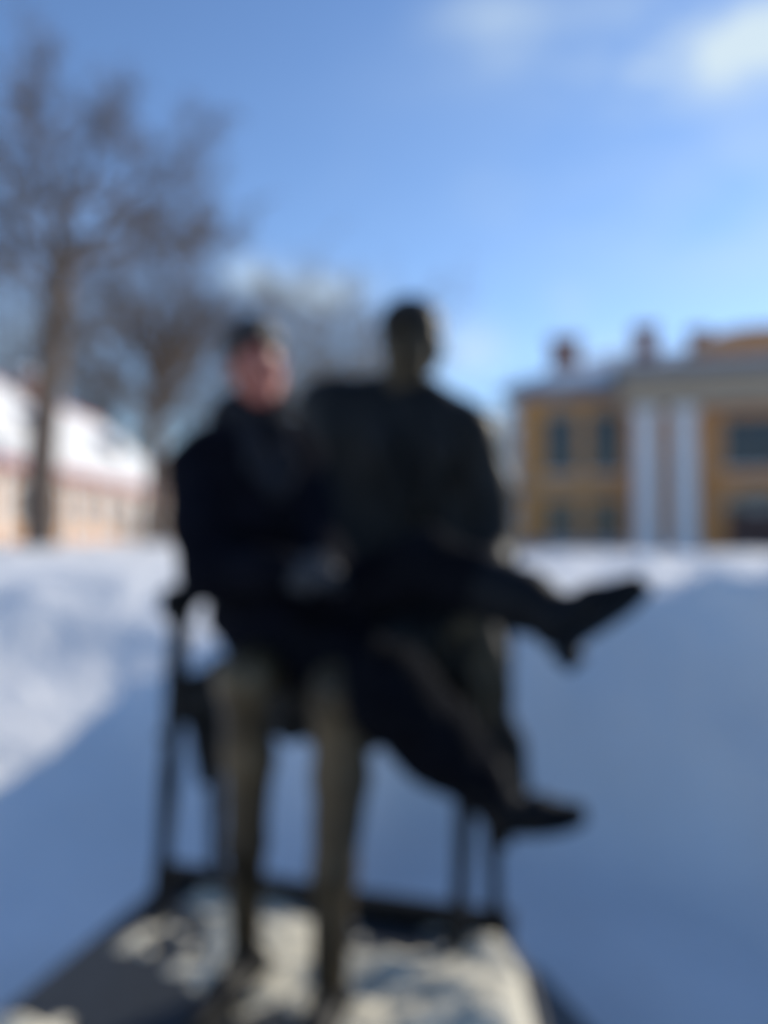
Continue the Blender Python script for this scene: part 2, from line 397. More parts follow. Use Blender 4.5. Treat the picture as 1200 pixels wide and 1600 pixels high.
# ------------------------------------------------------------------ plinth
PZ = .30
def slab(name, poly, z0, z1, mat, parent=None, bevel=.012):
    return MB().prism(poly[::-1], z0, z1, 'z').build(name, mat, parent, bevel)
pl = empty('plinth', (-.2, 2.3, 0))
tag(pl, 'low dark stone plinth with snow on it under the seated statue', 'plinth')
def loc(poly): return [(x + .2, y - 2.3) for x, y in poly]
top_poly = [(-.80, 3.07), (.39, 2.66), (.43, 2.40), (.41, 1.85), (.2, 1.45), (-.9, 1.35), (-1.28, 1.62), (-1.02, 2.2)]
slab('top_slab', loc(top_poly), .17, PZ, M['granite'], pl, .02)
slab('lower_step', loc([(-.92, 3.17), (.50, 2.70), (.60, 2.35), (.56, 1.72), (.3, 1.3), (-.95, 1.2), (-1.5, 1.5), (-1.16, 2.2)]), -.1, .165, M['granite_light'], pl, .02)
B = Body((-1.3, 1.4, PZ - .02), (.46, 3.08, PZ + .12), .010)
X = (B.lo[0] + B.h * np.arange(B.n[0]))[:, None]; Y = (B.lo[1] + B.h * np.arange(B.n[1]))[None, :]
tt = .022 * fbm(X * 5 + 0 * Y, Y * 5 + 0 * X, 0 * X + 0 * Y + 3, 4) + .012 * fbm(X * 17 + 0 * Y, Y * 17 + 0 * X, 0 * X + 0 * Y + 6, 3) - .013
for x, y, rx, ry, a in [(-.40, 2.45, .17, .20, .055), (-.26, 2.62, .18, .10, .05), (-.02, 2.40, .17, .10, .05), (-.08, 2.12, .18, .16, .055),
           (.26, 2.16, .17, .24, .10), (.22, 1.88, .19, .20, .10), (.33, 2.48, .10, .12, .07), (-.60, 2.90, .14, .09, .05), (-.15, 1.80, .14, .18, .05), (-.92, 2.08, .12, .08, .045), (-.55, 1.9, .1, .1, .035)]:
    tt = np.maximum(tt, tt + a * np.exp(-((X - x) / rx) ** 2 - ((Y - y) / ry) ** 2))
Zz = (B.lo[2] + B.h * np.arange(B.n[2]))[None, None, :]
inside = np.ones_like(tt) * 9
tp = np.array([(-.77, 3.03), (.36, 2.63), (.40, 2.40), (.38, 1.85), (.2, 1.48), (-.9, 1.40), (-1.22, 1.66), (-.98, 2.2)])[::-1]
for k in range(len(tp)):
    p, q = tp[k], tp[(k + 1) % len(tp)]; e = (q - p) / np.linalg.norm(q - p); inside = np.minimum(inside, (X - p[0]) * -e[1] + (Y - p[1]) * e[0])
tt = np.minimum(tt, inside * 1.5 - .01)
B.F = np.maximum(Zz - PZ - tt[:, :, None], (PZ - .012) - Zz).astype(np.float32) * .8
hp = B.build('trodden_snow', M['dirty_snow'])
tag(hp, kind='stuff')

# ------------------------------------------------------------------ statue
st = empty('statue', (-.15, 2.7, PZ))
tag(st, 'dark bronze statue of a thin long-legged man with small head seated in an armchair', 'statue')
def to_st(o): o.parent = st; o.matrix_parent_inverse = Matrix.Translation(-Vector(st.location)); return o
Z = Vector((0, 0, 1)); F_ = Vector((-.292, -.956, 0)); RT = Vector((.956, -.292, 0))     # statue facing and its left-hand side
B = Body((-1.05, 1.62, .24), (.62, 3.35, 2.55), .0075)
hd = at(637, 527, 2.93)
pel = at(585, 985, 2.98); ch = at(615, 760, 2.95); nk = at(630, 632, 2.98)
shl, shr = at(507, 632, 3.05), at(733, 668, 2.84)
B.cone(pel, at(600, 880, 2.99), .15, .12, .06, flat=(F_, .7)); B.cone(at(600, 880, 2.99), ch + Vector((0, .03, 0)), .12, .15, .06, flat=(F_, .65))
B.cone(ch + Vector((0, .03, 0)), at(622, 690, 3.0), .15, .14, .06, flat=(F_, .65)); B.cone(shl, shr, .070, .062, .05)
B.cone(at(550, 690, 3.03), at(705, 715, 2.89), .08, .075, .05)
B.cone(nk - Z * .02, hd - Z * .05, .092, .086, .03); B.cone(shl * .5 + nk * .5 - Z*.01, nk, .07, .06, .06); B.cone(shr * .5 + nk * .5, nk, .07, .06, .06)
# head: turned a little away from the lens
hf = Vector((-.45, -.89, 0)).normalized(); hr = Vector((hf.y, -hf.x, 0)) * -1; hr = Vector((.89, -.45, 0))
HR = Matrix((hr, -hf, Z)).transposed()
def H(x, y, z): return hd + hr * x - hf * y + Z * z
B.ell(H(0, .012, .035), (.102, .094, .106), HR, .02); B.ell(H(0, -.02, -.055), (.084, .064, .090), HR, .03)
B.ell(H(0, -.060, -.105), (.032, .030, .026), HR, .02)
B.cone(H(0, -.086, .025), H(0, -.114, -.030), .011, .018, .010); B.ell(H(0, -.092, .045), (.060, .018, .014), HR, .015)
for sx in (-1, 1):
    B.ell(H(.030 * sx, -.098, .022), (.017, .014, .012), HR, .008, 'sub'); B.ell(H(.030 * sx, -.086, .020), (.013, .013, .011), HR, .004)
    B.ell(H(.108 * sx, .015, -.005), (.010, .022, .034), HR, .008); B.ell(H(.040 * sx, -.072, -.02), (.022, .02, .022), HR, .02)
    B.cone(H(0, -.100, -.050), H(.034 * sx, -.088, -.058), .008, .004, .006)
B.ell(H(0, -.094, -.072), (.022, .010, .007), HR, .006); B.ell(H(0, -.092, -.083), (.018, .010, .007), HR, .006)
# arms
elL, elR = at(505, 872, 2.94), at(772, 865, 2.78)
B.chain([shl, at(505, 745, 3.02), elL], [.082, .072, .062], .04)
wrL = at(318, 915, 2.80); B.chain([elL, wrL], [.060, .036], .03)
B.chain([shr, at(768, 770, 2.83), elR], [.080, .072, .064], .04)
wrR = at(742, 952, 2.50); B.chain([elR, wrR], [.060, .040], .03)
hand(B, wrL, at(285, 945, 2.68) - wrL, -Z, 1, 1.25, .35, .10, 1.0, .008, 1.2)
hand(B, wrR, at(772, 1100, 2.41) - wrR, -F_ * .3 - RT * .2, -1, 1.75, .16, .16, 1.0, .010, 1.5)
# legs
knL, knR = at(385, 1062, 2.20), at(533, 1082, 2.12)
anL, anR = at(384, 1470, 2.32), at(515, 1535, 2.14)
B.chain([pel - RT * .12, knL], [.125, .076], .05); B.chain([pel + RT * .12, knR], [.125, .080], .05)
B.ell(knL - Z * .01, (.070, .070, .075), k=.03); B.ell(knR - Z * .01, (.074, .074, .080), k=.03)
clL = knL.lerp(anL, .30) - F_ * .02; clR = knR.lerp(anR, .30) - F_ * .02
B.chain([knL, clL, knL.lerp(anL, .62), anL], [.070, .068, .054, .044], .03); B.chain([knR, clR, knR.lerp(anR, .62), anR], [.076, .072, .057, .046], .03)
body_st = to_st(B.build('figure', M['bronze_worn'], None, .0035, (14, 14, 7)))
HB = Body(np.array(hd) - .24, np.array(hd) + .24, .006)
HB.ell(H(0, .024, .045), (.118, .117, .108), HR, .01); HB.ell(H(0, .055, -.035), (.112, .088, .11), HR, .03); HB.ell(H(0, -.112, -.045), (.085, .085, .115), HR, .012, 'sub')
to_st(HB.build('hair', M['bronze'], None, .008, (30, 18, 24)))
# shoes
for a, t in ((anL, Vector((-.34, -.94, 0))), (anR, Vector((-.26, -.96, 0)))):
    Bs = Body((a.x - .30, a.y - .42, .28), (a.x + .22, a.y + .22, .55), .006)
    g = Vector((a.x, a.y, PZ)); side = Vector((-t.y, t.x, 0))
    Bs.cone(g + Z * .05 - t * .05, g + Z * .045 + t * .12, .046, .048, .03); Bs.cone(g + Z * .045 + t * .12, g + Z * .032 + t * .25, .048, .032, .03, flat=(Z, .8))
    Bs.cone(a, g + Z * .06, .043, .046, .02); Bs.ell(g + Z * .105 + t * .07, (.03, .03, .012), k=.012)
    Bs.cone(g + Z * .012 - t * .06, g + Z * .03 - t * .05, .040, .038, .004); Bs.cut(g + Z * .001, -Z)
    to_st(Bs.build('shoe', M['bronze'], None, .0015))
# coat: collar, lapels, sleeves with wide cuffs, skirts that hang over the seat
B = Body((-1.05, 1.85, .55), (.80, 3.45, 2.20), .009)
B.cone(pel + Z * .02, at(600, 880, 2.98), .205, .185, .06, flat=(F_, .78)); B.cone(at(600, 880, 2.98), at(618, 740, 3.0), .185, .21, .06, flat=(F_, .72))
B.cone(at(618, 740, 3.0), at(622, 690, 3.0), .21, .19, .06, flat=(F_, .7))
B.cone(shl - Z * .01, shr - Z * .01, .098, .092, .07); B.cone(at(535, 690, 3.02), at(715, 712, 2.87), .125, .115, .07)
B.cone(shl * .6 + nk * .4 + Z * .01, nk - F_ * .03 + Z * .03, .10, .098, .06); B.cone(shr * .6 + nk * .4 + Z * .01, nk - F_ * .03 + Z * .035, .10, .098, .06); B.cone(nk - F_ * .02, nk - F_ * .01 + Z * .05, .10, .088, .03)
B.chain([shl, at(503, 745, 3.02), elL], [.098, .092, .090], .04); B.chain([elL, elL.lerp(wrL, .62)], [.088, .080], .03); B.cone(elL.lerp(wrL, .50), elL.lerp(wrL, .70), .095, .105, .02)
B.chain([shr, at(765, 770, 2.83), elR], [.090, .085, .082], .04); B.chain([elR, elR.lerp(wrR, .60)], [.080, .075], .03); B.cone(elR.lerp(wrR, .5), elR.lerp(wrR, .78), .085, .092, .02)
B.cone(at(700, 740, 2.90), at(706, 900, 2.86), .085, .095, .06); B.cone(at(535, 740, 3.0), at(530, 900, 2.96), .085, .095, .06)
# thighs and lap cloth
B.chain([pel - RT * .13, knL.lerp(pel, .28)], [.155, .105], .06); B.chain([pel + RT * .13, knR.lerp(pel, .25)], [.155, .115], .06)
B.chain([pel, (knL + knR) / 2 * .75 + pel * .25 + Z * .01], [.16, .085], .08)
# front skirt between and beside the knees
for px, py0, py1, d in ((450, 1010, 1160, 2.45), (495, 1020, 1165, 2.42), (570, 1030, 1172, 2.45), (615, 1020, 1185, 2.55), (655, 1000, 1190, 2.65), (420, 1010, 1150, 2.50)):
    B.cone(at(px, py0, d), at(px + 4, py1 - 14, d + .05), .060, .038, .05, flat=(F_, .75))
for a_, b_ in (((690, 950, 2.80), (715, 1130, 2.74)), ((735, 960, 2.78), (765, 1120, 2.72)), ((660, 980, 2.75), (690, 1120, 2.70)), ((765, 900, 2.80), (775, 1060, 2.76))): B.cone(at(*a_), at(*b_), .075, .055, .05)
# hanging coat tails left and right of the seat
for pts in ([(318, 1080, 2.86), (300, 1115, 2.80)], [(316, 1130, 2.82), (322, 1215, 2.80)], [(345, 1050, 2.85), (330, 1130, 2.85)],
            [(770, 1090, 2.62), (795, 1170, 2.62)], [(795, 1160, 2.62), (812, 1230, 2.62)], [(740, 1080, 2.62), (765, 1180, 2.62)], [(700, 1040, 2.70), (735, 1130, 2.66)]):
    B.cone(at(*pts[0]), at(*pts[1]), .058, .036, .04, flat=(F_, .7))
to_st(B.build('coat', M['bronze'], None, .010, (11, 11, 5)))
# lapels, collar, neckcloth, buttons
def strip(name, pts, rad, mat, flat, h=.006, fold=0, k=.02):
    P = np.array([list(p) for p in pts]); m = max(rad) + .03
    b = Body(P.min(0) - m, P.max(0) + m, h); b.chain([Vector(p) for p in pts], rad, k, flat=flat); return b.build(name, mat, None, fold, (20, 20, 12))
def fr(px, py, d): return at(px, py, d)
to_st(strip('lapel', [fr(592, 648, 2.86), fr(598, 700, 2.79), fr(636, 790, 2.755)], [.030, .044, .020], M['bronze'], (F_, .35)))
to_st(strip('lapel', [fr(668, 652, 2.79), fr(690, 705, 2.72), fr(666, 790, 2.735)], [.028, .044, .020], M['bronze'], (F_, .35)))
to_st(strip('collar', [nk - RT * .075 + Z * .0 - F_ * .03, nk - F_ * .075 + Z * .02, nk + RT * .075 - F_ * .02], [.034, .034, .034], M['bronze'], (F_, .7)))
to_st(strip('neckcloth', [fr(632, 640, 2.83), fr(642, 690, 2.78), fr(652, 740, 2.75)], [.036, .034, .018], M['bronze'], (F_, .5), fold=.004))
for k in range(5):
    p = fr(654, 800 + k * 26, 2.755 + .004 * k)
    to_st(MB().lathe([(.001, -.006), (.012, -.004), (.014, .003), (.008, .008), (.001, .009)]).build('button', M['bronze_worn'], None, smooth=True)).location = p
# armchair: seat, back, armrests, posts, stretchers
def oriented(name, p0, p1, w, t, mat, side, bevel=.008, taper=1.0):
    """bar of rectangular section from p0 to p1"""
    p0, p1 = Vector(p0), Vector(p1); d = (p1 - p0).normalized(); s_ = Vector(side); s_ = (s_ - d * s_.dot(d)).normalized(); n = d.cross(s_)
    v = []
    for p, q in ((p0, 1.0), (p1, taper)):
        for a, b in ((-1, -1), (1, -1), (1, 1), (-1, 1)): v.append(p + s_ * a * w / 2 * q + n * b * t / 2 * q)
    m = MB(); m.add(v, [(3, 2, 1, 0), (4, 5, 6, 7), (0, 1, 5, 4), (1, 2, 6, 5), (2, 3, 7, 6), (3, 0, 4, 7)])
    return m.build(name, mat, None, bevel)
ac = to_st(oriented('armchair', at(287, 1090, 2.74), at(760, 1104, 2.56), .09, .07, M['bronze'], Z, .01))   # front seat rail is the chair's own mesh
def sub(o, par=ac): o.parent = par; o.matrix_parent_inverse = Matrix.Translation(-Vector(st.location)) @ Matrix.Identity(4) if par == st else par.matrix_parent_inverse.copy(); return o
def to_ac(o):
    o.parent = ac; o.matrix_parent_inverse = Matrix.Identity(4); return o
# the chair mesh itself sits in world coordinates under the statue's inverse, so its children do too
FLb, FLt = Vector((-.745, 2.77, PZ)), at(284, 945, 2.72); FRb, FRt = Vector((.215, 2.47, PZ)), at(742, 950, 2.56)
BK = Vector((.30, .50, 0)); BLb, BRb = Vector((-.60, 2.97, PZ)), Vector((.35, 2.62, PZ)); BK = Vector((.11, .36, 0))
def post(name, b, t, r0, r1):
    L = (t - b).length; n = 9; pts = [b.lerp(t, i / n) for i in range(n + 1)]
    rr = [r0 * (1.25 if i in (0,) else 1 + .14 * math.sin(i * 2.1)) + (r1 - r0) * i / n for i in range(n + 1)]
    return MB().tube(pts, rr, 12).build(name, M['bronze'], None, smooth=True)
sr = at(287, 1090, 2.74).z
to_ac(post('leg', FLb, FLt, .026, .036)); to_ac(post('leg', FRb, FRt, .024, .032))
to_ac(post('leg', BLb, Vector((BLb.x, BLb.y, sr)), .024, .028)); to_ac(post('leg', BRb, Vector((BRb.x - .02, BRb.y, sr)), .022, .028))
sl0, sl1 = at(287, 1090, 2.74), at(760, 1104, 2.56)
seat = MB(); c0, c1 = sl0 + Z * .03, sl1 + Z * .03; c2, c3 = c1 + BK * .95, c0 + BK * .95
seat.add([c0, c1, c2, c3, c0 + Z * .05, c1 + Z * .05, c2 + Z * .05, c3 + Z * .05], [(3, 2, 1, 0), (4, 5, 6, 7), (0, 1, 5, 4), (1, 2, 6, 5), (2, 3, 7, 6), (3, 0, 4, 7)])
to_ac(seat.build('seat', M['bronze'], None, .015))
to_ac(oriented('side_rail', sl0 + F_ * -.04, sl0 + BK * .95, .08, .06, M['bronze'], Z)); to_ac(oriented('side_rail', sl1 + F_ * -.04, sl1 + BK * .95, .08, .06, M['bronze'], Z))
bt0, bt1 = c3 + RT * .12 + Z * .0, c2 - RT * .28
to_ac(oriented('backrest', (c3 + c2) / 2 - F_ * -.0 + Vector((0, .03, .04)), (c3 + c2) / 2 + Vector((.03, .06, .74)), .62, .05, M['bronze'], RT, .02, .92))
# scrolled arms
for A, Bk in ((FLt, BLb), (FRt, BRb)):
    e = Vector((Bk.x, Bk.y, A.z + .03)); pts = [A + F_ * .05 - Z * .045, A + F_ * .085 - Z * .01, A + F_ * .06 + Z * .03, A + Z * .035, A.lerp(e, .4) + Z * .02, A.lerp(e, .75) + Z * .03, e + Z * .03]
    to_ac(MB().tube(pts, [.014, .030, .038, .036, .028, .028, .034], 12).build('armrest', M['bronze'], None, smooth=True))
for s0 in (FLb, FRb):     # carved bracket under the seat rail
    q = Vector((s0.x, s0.y, sr - .05)); 
    to_ac(MB().tube([q + RT * .03, q + RT * .07 - Z * .03 if s0 is FLb else q - RT * .07 - Z * .03, q - Z * .09], [.02, .022, .014], 10).build('bracket', M['bronze'], None, smooth=True))
# raised dark bronze bar added along the plinth's back edge
to_st(oriented('back_bar', Vector((-.79, 3.02, PZ + .035)), Vector((.40, 2.61, PZ + .035)), .07, .06, M['bronze'], Z, .01))

# ------------------------------------------------------------------ person on the statue's lap
hc = at(401, 567, 2.34)
pr = empty('person', (-.32, 2.42, 1.20))
tag(pr, 'person in a long black coat and boots sitting sideways on the statue\'s lap', 'person')
def to_p(o, par=None): o.parent = par or pr; o.matrix_parent_inverse = Matrix.Translation(-Vector(pr.location)) if par is None else Matrix.Identity(4); return o
# face looks to the lens, turned and tipped a little to the right of the picture
pf = Vector((.20, -.95, -.16)).normalized(); up = (Vector((-.20, 0, 1))); up = (up - pf * up.dot(pf)).normalized(); rt_ = pf.cross(up) * -1
if rt_.x < 0: rt_ = -rt_
PR = Matrix((rt_, -pf, up)).transposed()
def Q_(x, y, z): return hc + rt_ * x - pf * y + up * z
B = Body((-.85, 1.75, .75), (.62, 2.80, 2.22), .0048)
skin = B
B.ell(Q_(0, .022, .035), (.072, .092, .082), PR, .02); B.ell(Q_(0, -.018, -.035), (.060, .068, .078), PR, .03)
B.ell(Q_(0, -.062, -.098), (.026, .022, .018), PR, .025); B.cone(Q_(-.045, .01, -.055), Q_(-.012, -.055, -.095), .022, .018, .02); B.cone(Q_(.045, .01, -.055), Q_(.012, -.055, -.095), .022, .018, .02)
B.cone(Q_(0, -.078, .012), Q_(0, -.100, -.030), .008, .0125, .010); B.ell(Q_(0, -.076, .034), (.048, .012, .010), PR, .014)
for sx in (-1, 1):
    B.ell(Q_(.011 * sx, -.094, -.034), (.009, .010, .007), PR, .005); B.ell(Q_(.029 * sx, -.090, .012), (.017, .013, .010), PR, .008, 'sub')
    B.ell(Q_(.029 * sx, -.0745, .0175), (.0155, .0115, .0055), PR, .004); B.ell(Q_(.029 * sx, -.0725, .0035), (.0145, .0105, .0045), PR, .004)
    B.ell(Q_(.036 * sx, -.060, -.020), (.024, .018, .020), PR, .02)
    B.ell(Q_(.076 * sx, .015, -.005), (.008, .018, .031), PR, .006); B.ell(Q_(.083 * sx, .008, -.002), (.005, .009, .018), PR, .003, 'sub')
B.ell(Q_(0, -.088, -.060), (.022, .009, .0055), PR, .006); B.ell(Q_(0, -.086, -.071), (.018, .009, .006), PR, .006)
nb = at(394, 676, 2.44); B.cone(Q_(0, .025, -.06), nb, .056, .060, .03)
pelv, waist, chest = at(448, 975, 2.50), at(425, 880, 2.50), at(398, 765, 2.46)
sR, sL = at(304, 728, 2.38), at(462, 712, 2.50); PF = Vector((.25, -.97, 0))
B.chain([pelv, waist, chest, nb - Z * .02], [.135, .115, .135, .07], .05, flat=(PF, .78)); B.cone(sR, sL, .052, .052, .05)
eR, wR_ = at(328, 895, 2.30), at(452, 892, 2.16); B.chain([sR, eR, wR_], [.052, .043, .028], .02)
eL, wL_ = at(500, 855, 2.38), at(512, 905, 2.22); B.chain([sL, eL, wL_], [.050, .042, .028], .02)
hand(B, wR_, at(500, 890, 2.10) - wR_, (0, .7, -.5), 1, .95, .55, .10, .95, .005)
hand(B, wL_, at(480, 898, 2.12) - wL_, (-.3, .6, -.7), -1, .95, .60, .10, .95, .005)
for nm, w_, tgt, pn, sd_ in (('glove', wR_, at(500, 890, 2.10), (0, .7, -.5), 1), ('glove', wL_, at(480, 898, 2.12), (-.3, .6, -.7), -1)):
    G = Body(np.array(w_) - .24, np.array(w_) + .24, .004); hand(G, w_, tgt - w_, pn, sd_, .97, .57, .10, 1.28, .006); G.cone(w_ - (tgt - w_).normalized() * .06, w_, .040, .036, .01)
    gl_ = G.build(nm, M['glove'], None, .002, (50, 50, 50)); GL = globals().setdefault('GLOVES', []); GL.append(gl_)
hA, kA, aA = at(440, 985, 2.46), at(610, 1085, 2.10), at(782, 1255, 2.24)
hB, kB, aB = at(490, 960, 2.50), at(668, 882, 2.20), at(862, 955, 1.97)
B.chain([pelv, hA, kA, kA.lerp(aA, .35), aA], [.11, .088, .058, .055, .036], .03); B.chain([pelv, hB, kB, kB.lerp(aB, .35), aB], [.11, .088, .058, .055, .036], .03)
tA = (at(905, 1275, 2.20) - at(790, 1295, 2.24)).normalized(); tB = (at(1000, 892, 1.93) - at(880, 985, 1.97)).normalized()
def foot(a, k_, t):
    s_ = (k_ - a).normalized(); dn = -(s_ - t * s_.dot(t)).normalized()
    B.chain([a, a + dn * .045 + t * .02, a + dn * .062 + t * .09, a + dn * .074 + t * .16], [.032, .028, .020, .012], .02)
foot(aA, kA, tA); foot(aB, kB, tB)
to_p(B.build('body', M['skin']))
for g_ in GLOVES: to_p(g_)
# hair: short, parted, covers the skull and the ears' upper edge
B = Body(np.array(hc) - .20, np.array(hc) + .20, .0042)
B.ell(Q_(0, .030, .050), (.086, .102, .090), PR, .01); B.ell(Q_(0, .06, -.02), (.072, .062, .07), PR, .03)
B.ell(Q_(0, -.100, -.055), (.075, .085, .108), PR, .012, 'sub'); B.cone(Q_(-.062, -.035, .062), Q_(.02, -.078, .082), .022, .018, .015); B.cone(Q_(.055, -.04, .06), Q_(.01, -.076, .084), .020, .018, .015)
for sx in (-1, 1): B.cone(Q_(.074 * sx, -.01, .04), Q_(.075 * sx, -.005, .01), .013, .007, .008)
hairo = to_p(B.build('hair', M['hair'], None, .004, (60, 25, 60)))
for sx in (-1, 1):
    e = MB(); 
    eo = bmesh.new(); bmesh.ops.create_uvsphere(eo, u_segments=16, v_segments=10, radius=.0105); mm = bpy.data.meshes.new('eye'); eo.to_mesh(mm); eo.free()
    o = link('eye', mm, M['eye'], None, True); o.location = Q_(.029 * sx, -.0715, .0105); to_p(o)
    eo = bmesh.new(); bmesh.ops.create_uvsphere(eo, u_segments=12, v_segments=8, radius=.0055); mm = bpy.data.meshes.new('iris'); eo.to_mesh(mm); eo.free()
    o = link('iris', mm, M['iris'], None, True); o.location = Q_(.029 * sx, -.0777, .0105); to_p(o)
    bb = Body(np.array(Q_(.03 * sx, -.08, .035)) - .05, np.array(Q_(.03 * sx, -.08, .035)) + .05, .002)
    bb.chain([Q_(.012 * sx, -.087, .032), Q_(.030 * sx, -.086, .037), Q_(.046 * sx, -.075, .031)], [.0035, .0038, .002], .003); to_p(bb.build('eyebrow', M['hair']))
bb = Body(np.array(Q_(0, -.08, -.065)) - .05, np.array(Q_(0, -.08, -.065)) + .05, .0018)
bb.chain([Q_(-.022, -.086, -.065), Q_(-.006, -.0955, -.0605), Q_(0, -.0955, -.062), Q_(.006, -.0955, -.0605), Q_(.022, -.086, -.065)], [.0015, .004, .0035, .004, .0015], .002)
bb.chain([Q_(-.019, -.087, -.068), Q_(0, -.0935, -.073), Q_(.019, -.087, -.068)], [.0015, .0048, .0015], .002); to_p(bb.build('lips', M['lips']))
# coat
B = Body((-.95, 1.85, .88), (.40, 2.95, 2.05), .0075)
B.chain([pelv + Z * .01, waist, chest, chest + Z * .08], [.185, .160, .172, .150], .06, flat=(PF, .82)); B.cone(sR - Z * .008, sL - Z * .005, .074, .074, .06); B.cone(nb - Z * .03, nb + Z * .012, .088, .078, .05); B.cone(nb - Z * .02, sR.lerp(nb, .35) + Z * .012, .080, .072, .07); B.cone(nb - Z * .02, sL.lerp(nb, .35) + Z * .012, .080, .072, .07)
B.chain([sR, sR.lerp(eR, .5) - RT * .012, eR, eR.lerp(wR_, .95)], [.080, .088, .080, .056], .04); B.chain([sL, eL, eL.lerp(wL_, .9)], [.076, .068, .050], .03)
B.chain([pelv, hA + Z * .0, hA.lerp(kA, .62)], [.17, .150, .098], .06); B.chain([pelv, hB, hB.lerp(kB, .60)], [.165, .135, .100], .06)
B.chain([at(560, 1040, 2.22), at(600, 1135, 2.20)], [.10, .055], .06); B.chain([at(630, 1085, 2.12), at(690, 1180, 2.18), at(722, 1225, 2.21)], [.095, .080, .055], .05); B.chain([at(372, 960, 2.52), at(395, 1000, 2.50)], [.095, .065], .06); B.chain([at(452, 1000, 2.44), at(540, 1060, 2.25)], [.10, .085], .06)
B.ell(Q_(0, -.02, -.02), (.078, .10, .12), PR, .01, 'sub')
coat = to_p(B.build('coat', M['wool'], None, .011, (13, 13, 6)))
for k in range(4):
    p = at(432 + 9 * k, 772 + 42 * k, 2.335 - .004 * k)
    o = MB().lathe([(.001, -.004), (.011, -.003), (.012, .002), (.008, .004), (.001, .003)]).build('button', M['leather'], None, smooth=True); o.location = p; o.rotation_euler = (math.pi / 2, 0, 0)
    o.parent = coat; o.matrix_parent_inverse = Matrix.Identity(4)
for pts, rr in (([at(385, 672, 2.34), at(405, 720, 2.31), at(430, 775, 2.30)], [.030, .042, .022]), ([at(440, 675, 2.38), at(448, 722, 2.34), at(444, 770, 2.32)], [.028, .036, .020])):
    P = np.array([list(p) for p in pts]); b = Body(P.min(0) - .07, P.max(0) + .07, .005); b.chain(pts, rr, .02, flat=(PF, .4)); o = b.build('lapel', M['scarf']); o.parent = coat; o.matrix_parent_inverse = Matrix.Identity(4)
# thick scarf / raised collar round the neck
P = np.array(nb); B = Body(P - .22, P + .24, .005)
ring = []
for k in range(13):
    q = 2 * math.pi * k / 12; ring.append(nb + Z * (.058 + .022 * math.cos(q + .9)) + Vector((math.cos(q) * .084, math.sin(q) * .080, 0)))
B.chain(ring, [.040] * 13, .02); B.chain([p - Z * .045 for p in ring], [.036] * 13, .02); B.ell(Q_(0, -.03, -.03), (.068, .085, .090), PR, .01, 'sub')
to_p(B.build('scarf', M['scarf'], None, .010, (22, 22, 30)))
# trousers and boots
B = Body((-.60, 1.80, .72), (.60, 2.78, 1.66), .0065)
B.chain([hA, kA, kA.lerp(aA, .40), aA.lerp(kA, .22)], [.130, .118, .108, .086], .04); B.chain([hB, kB, kB.lerp(aB, .40), aB.lerp(kB, .28)], [.118, .092, .080, .068], .04)
B.chain([pelv - Z * .02, hA], [.13, .12], .05)
to_p(B.build('trousers', M['trouser'], None, .008, (16, 16, 16)))
def boot(a, k_, t):
    t = t.normalized(); s_ = (k_ - a).normalized(); dn = -(s_ - t * s_.dot(t)).normalized()      # dn: towards the sole
    P = np.array(a); B = Body(P - .32, P + .34, .005)
    B.chain([a.lerp(k_, .42), a.lerp(k_, .2), a + dn * .01], [.086, .074, .058], .03)
    B.cone(a + dn * .040 - t * .022, a + dn * .050 + t * .09, .046, .042, .03); B.cone(a + dn * .050 + t * .09, a + dn * .073 + t * .195, .042, .021, .03)
    B.cut(a + dn * .094 + t * .1, dn)
    bo = to_p(B.build('boot', M['leather'], None, .003, (22, 22, 22)))
    sd_ = t.cross(dn); sm = MB(); prof = []
    for kx, ww, zz in ((-.062, .020, .092), (-.04, .034, .092), (.02, .028, .090), (.08, .038, .093), (.14, .038, .097), (.19, .024, .098), (.212, .008, .096)):
        prof.append((a + t * kx + dn * zz, ww))
    v = []
    for p, w in prof: v += [p - sd_ * w, p + sd_ * w, p + sd_ * w + dn * .012, p - sd_ * w + dn * .012]
    f = [(3, 2, 1, 0), tuple(len(v) - 4 + i for i in range(4))]
    for i in range(len(prof) - 1):
        for j in range(4): f.append((i * 4 + j, i * 4 + (j + 1) % 4, i * 4 + 4 + (j + 1) % 4, i * 4 + 4 + j))
    sm.add(v, f); o = sm.build('sole', M['leather']); o.parent = bo; o.matrix_parent_inverse = Matrix.Identity(4)
    hb = MB(); hp_ = a - t * .030 + dn * .098; v = []
    for p, w, l in ((hp_, .030, .034), (hp_ + dn * .042 , .023, .024)):
        for i, j in ((-1, -1), (1, -1), (1, 1), (-1, 1)): v.append(p + sd_ * w * i + t * l * j)
    hb.add(v, [(3, 2, 1, 0), (4, 5, 6, 7), (0, 1, 5, 4), (1, 2, 6, 5), (2, 3, 7, 6), (3, 0, 4, 7)]); o = hb.build('heel', M['leather'], None, .004); o.parent = bo; o.matrix_parent_inverse = Matrix.Identity(4)
boot(aA, kA, tA); boot(aB, kB, tB)

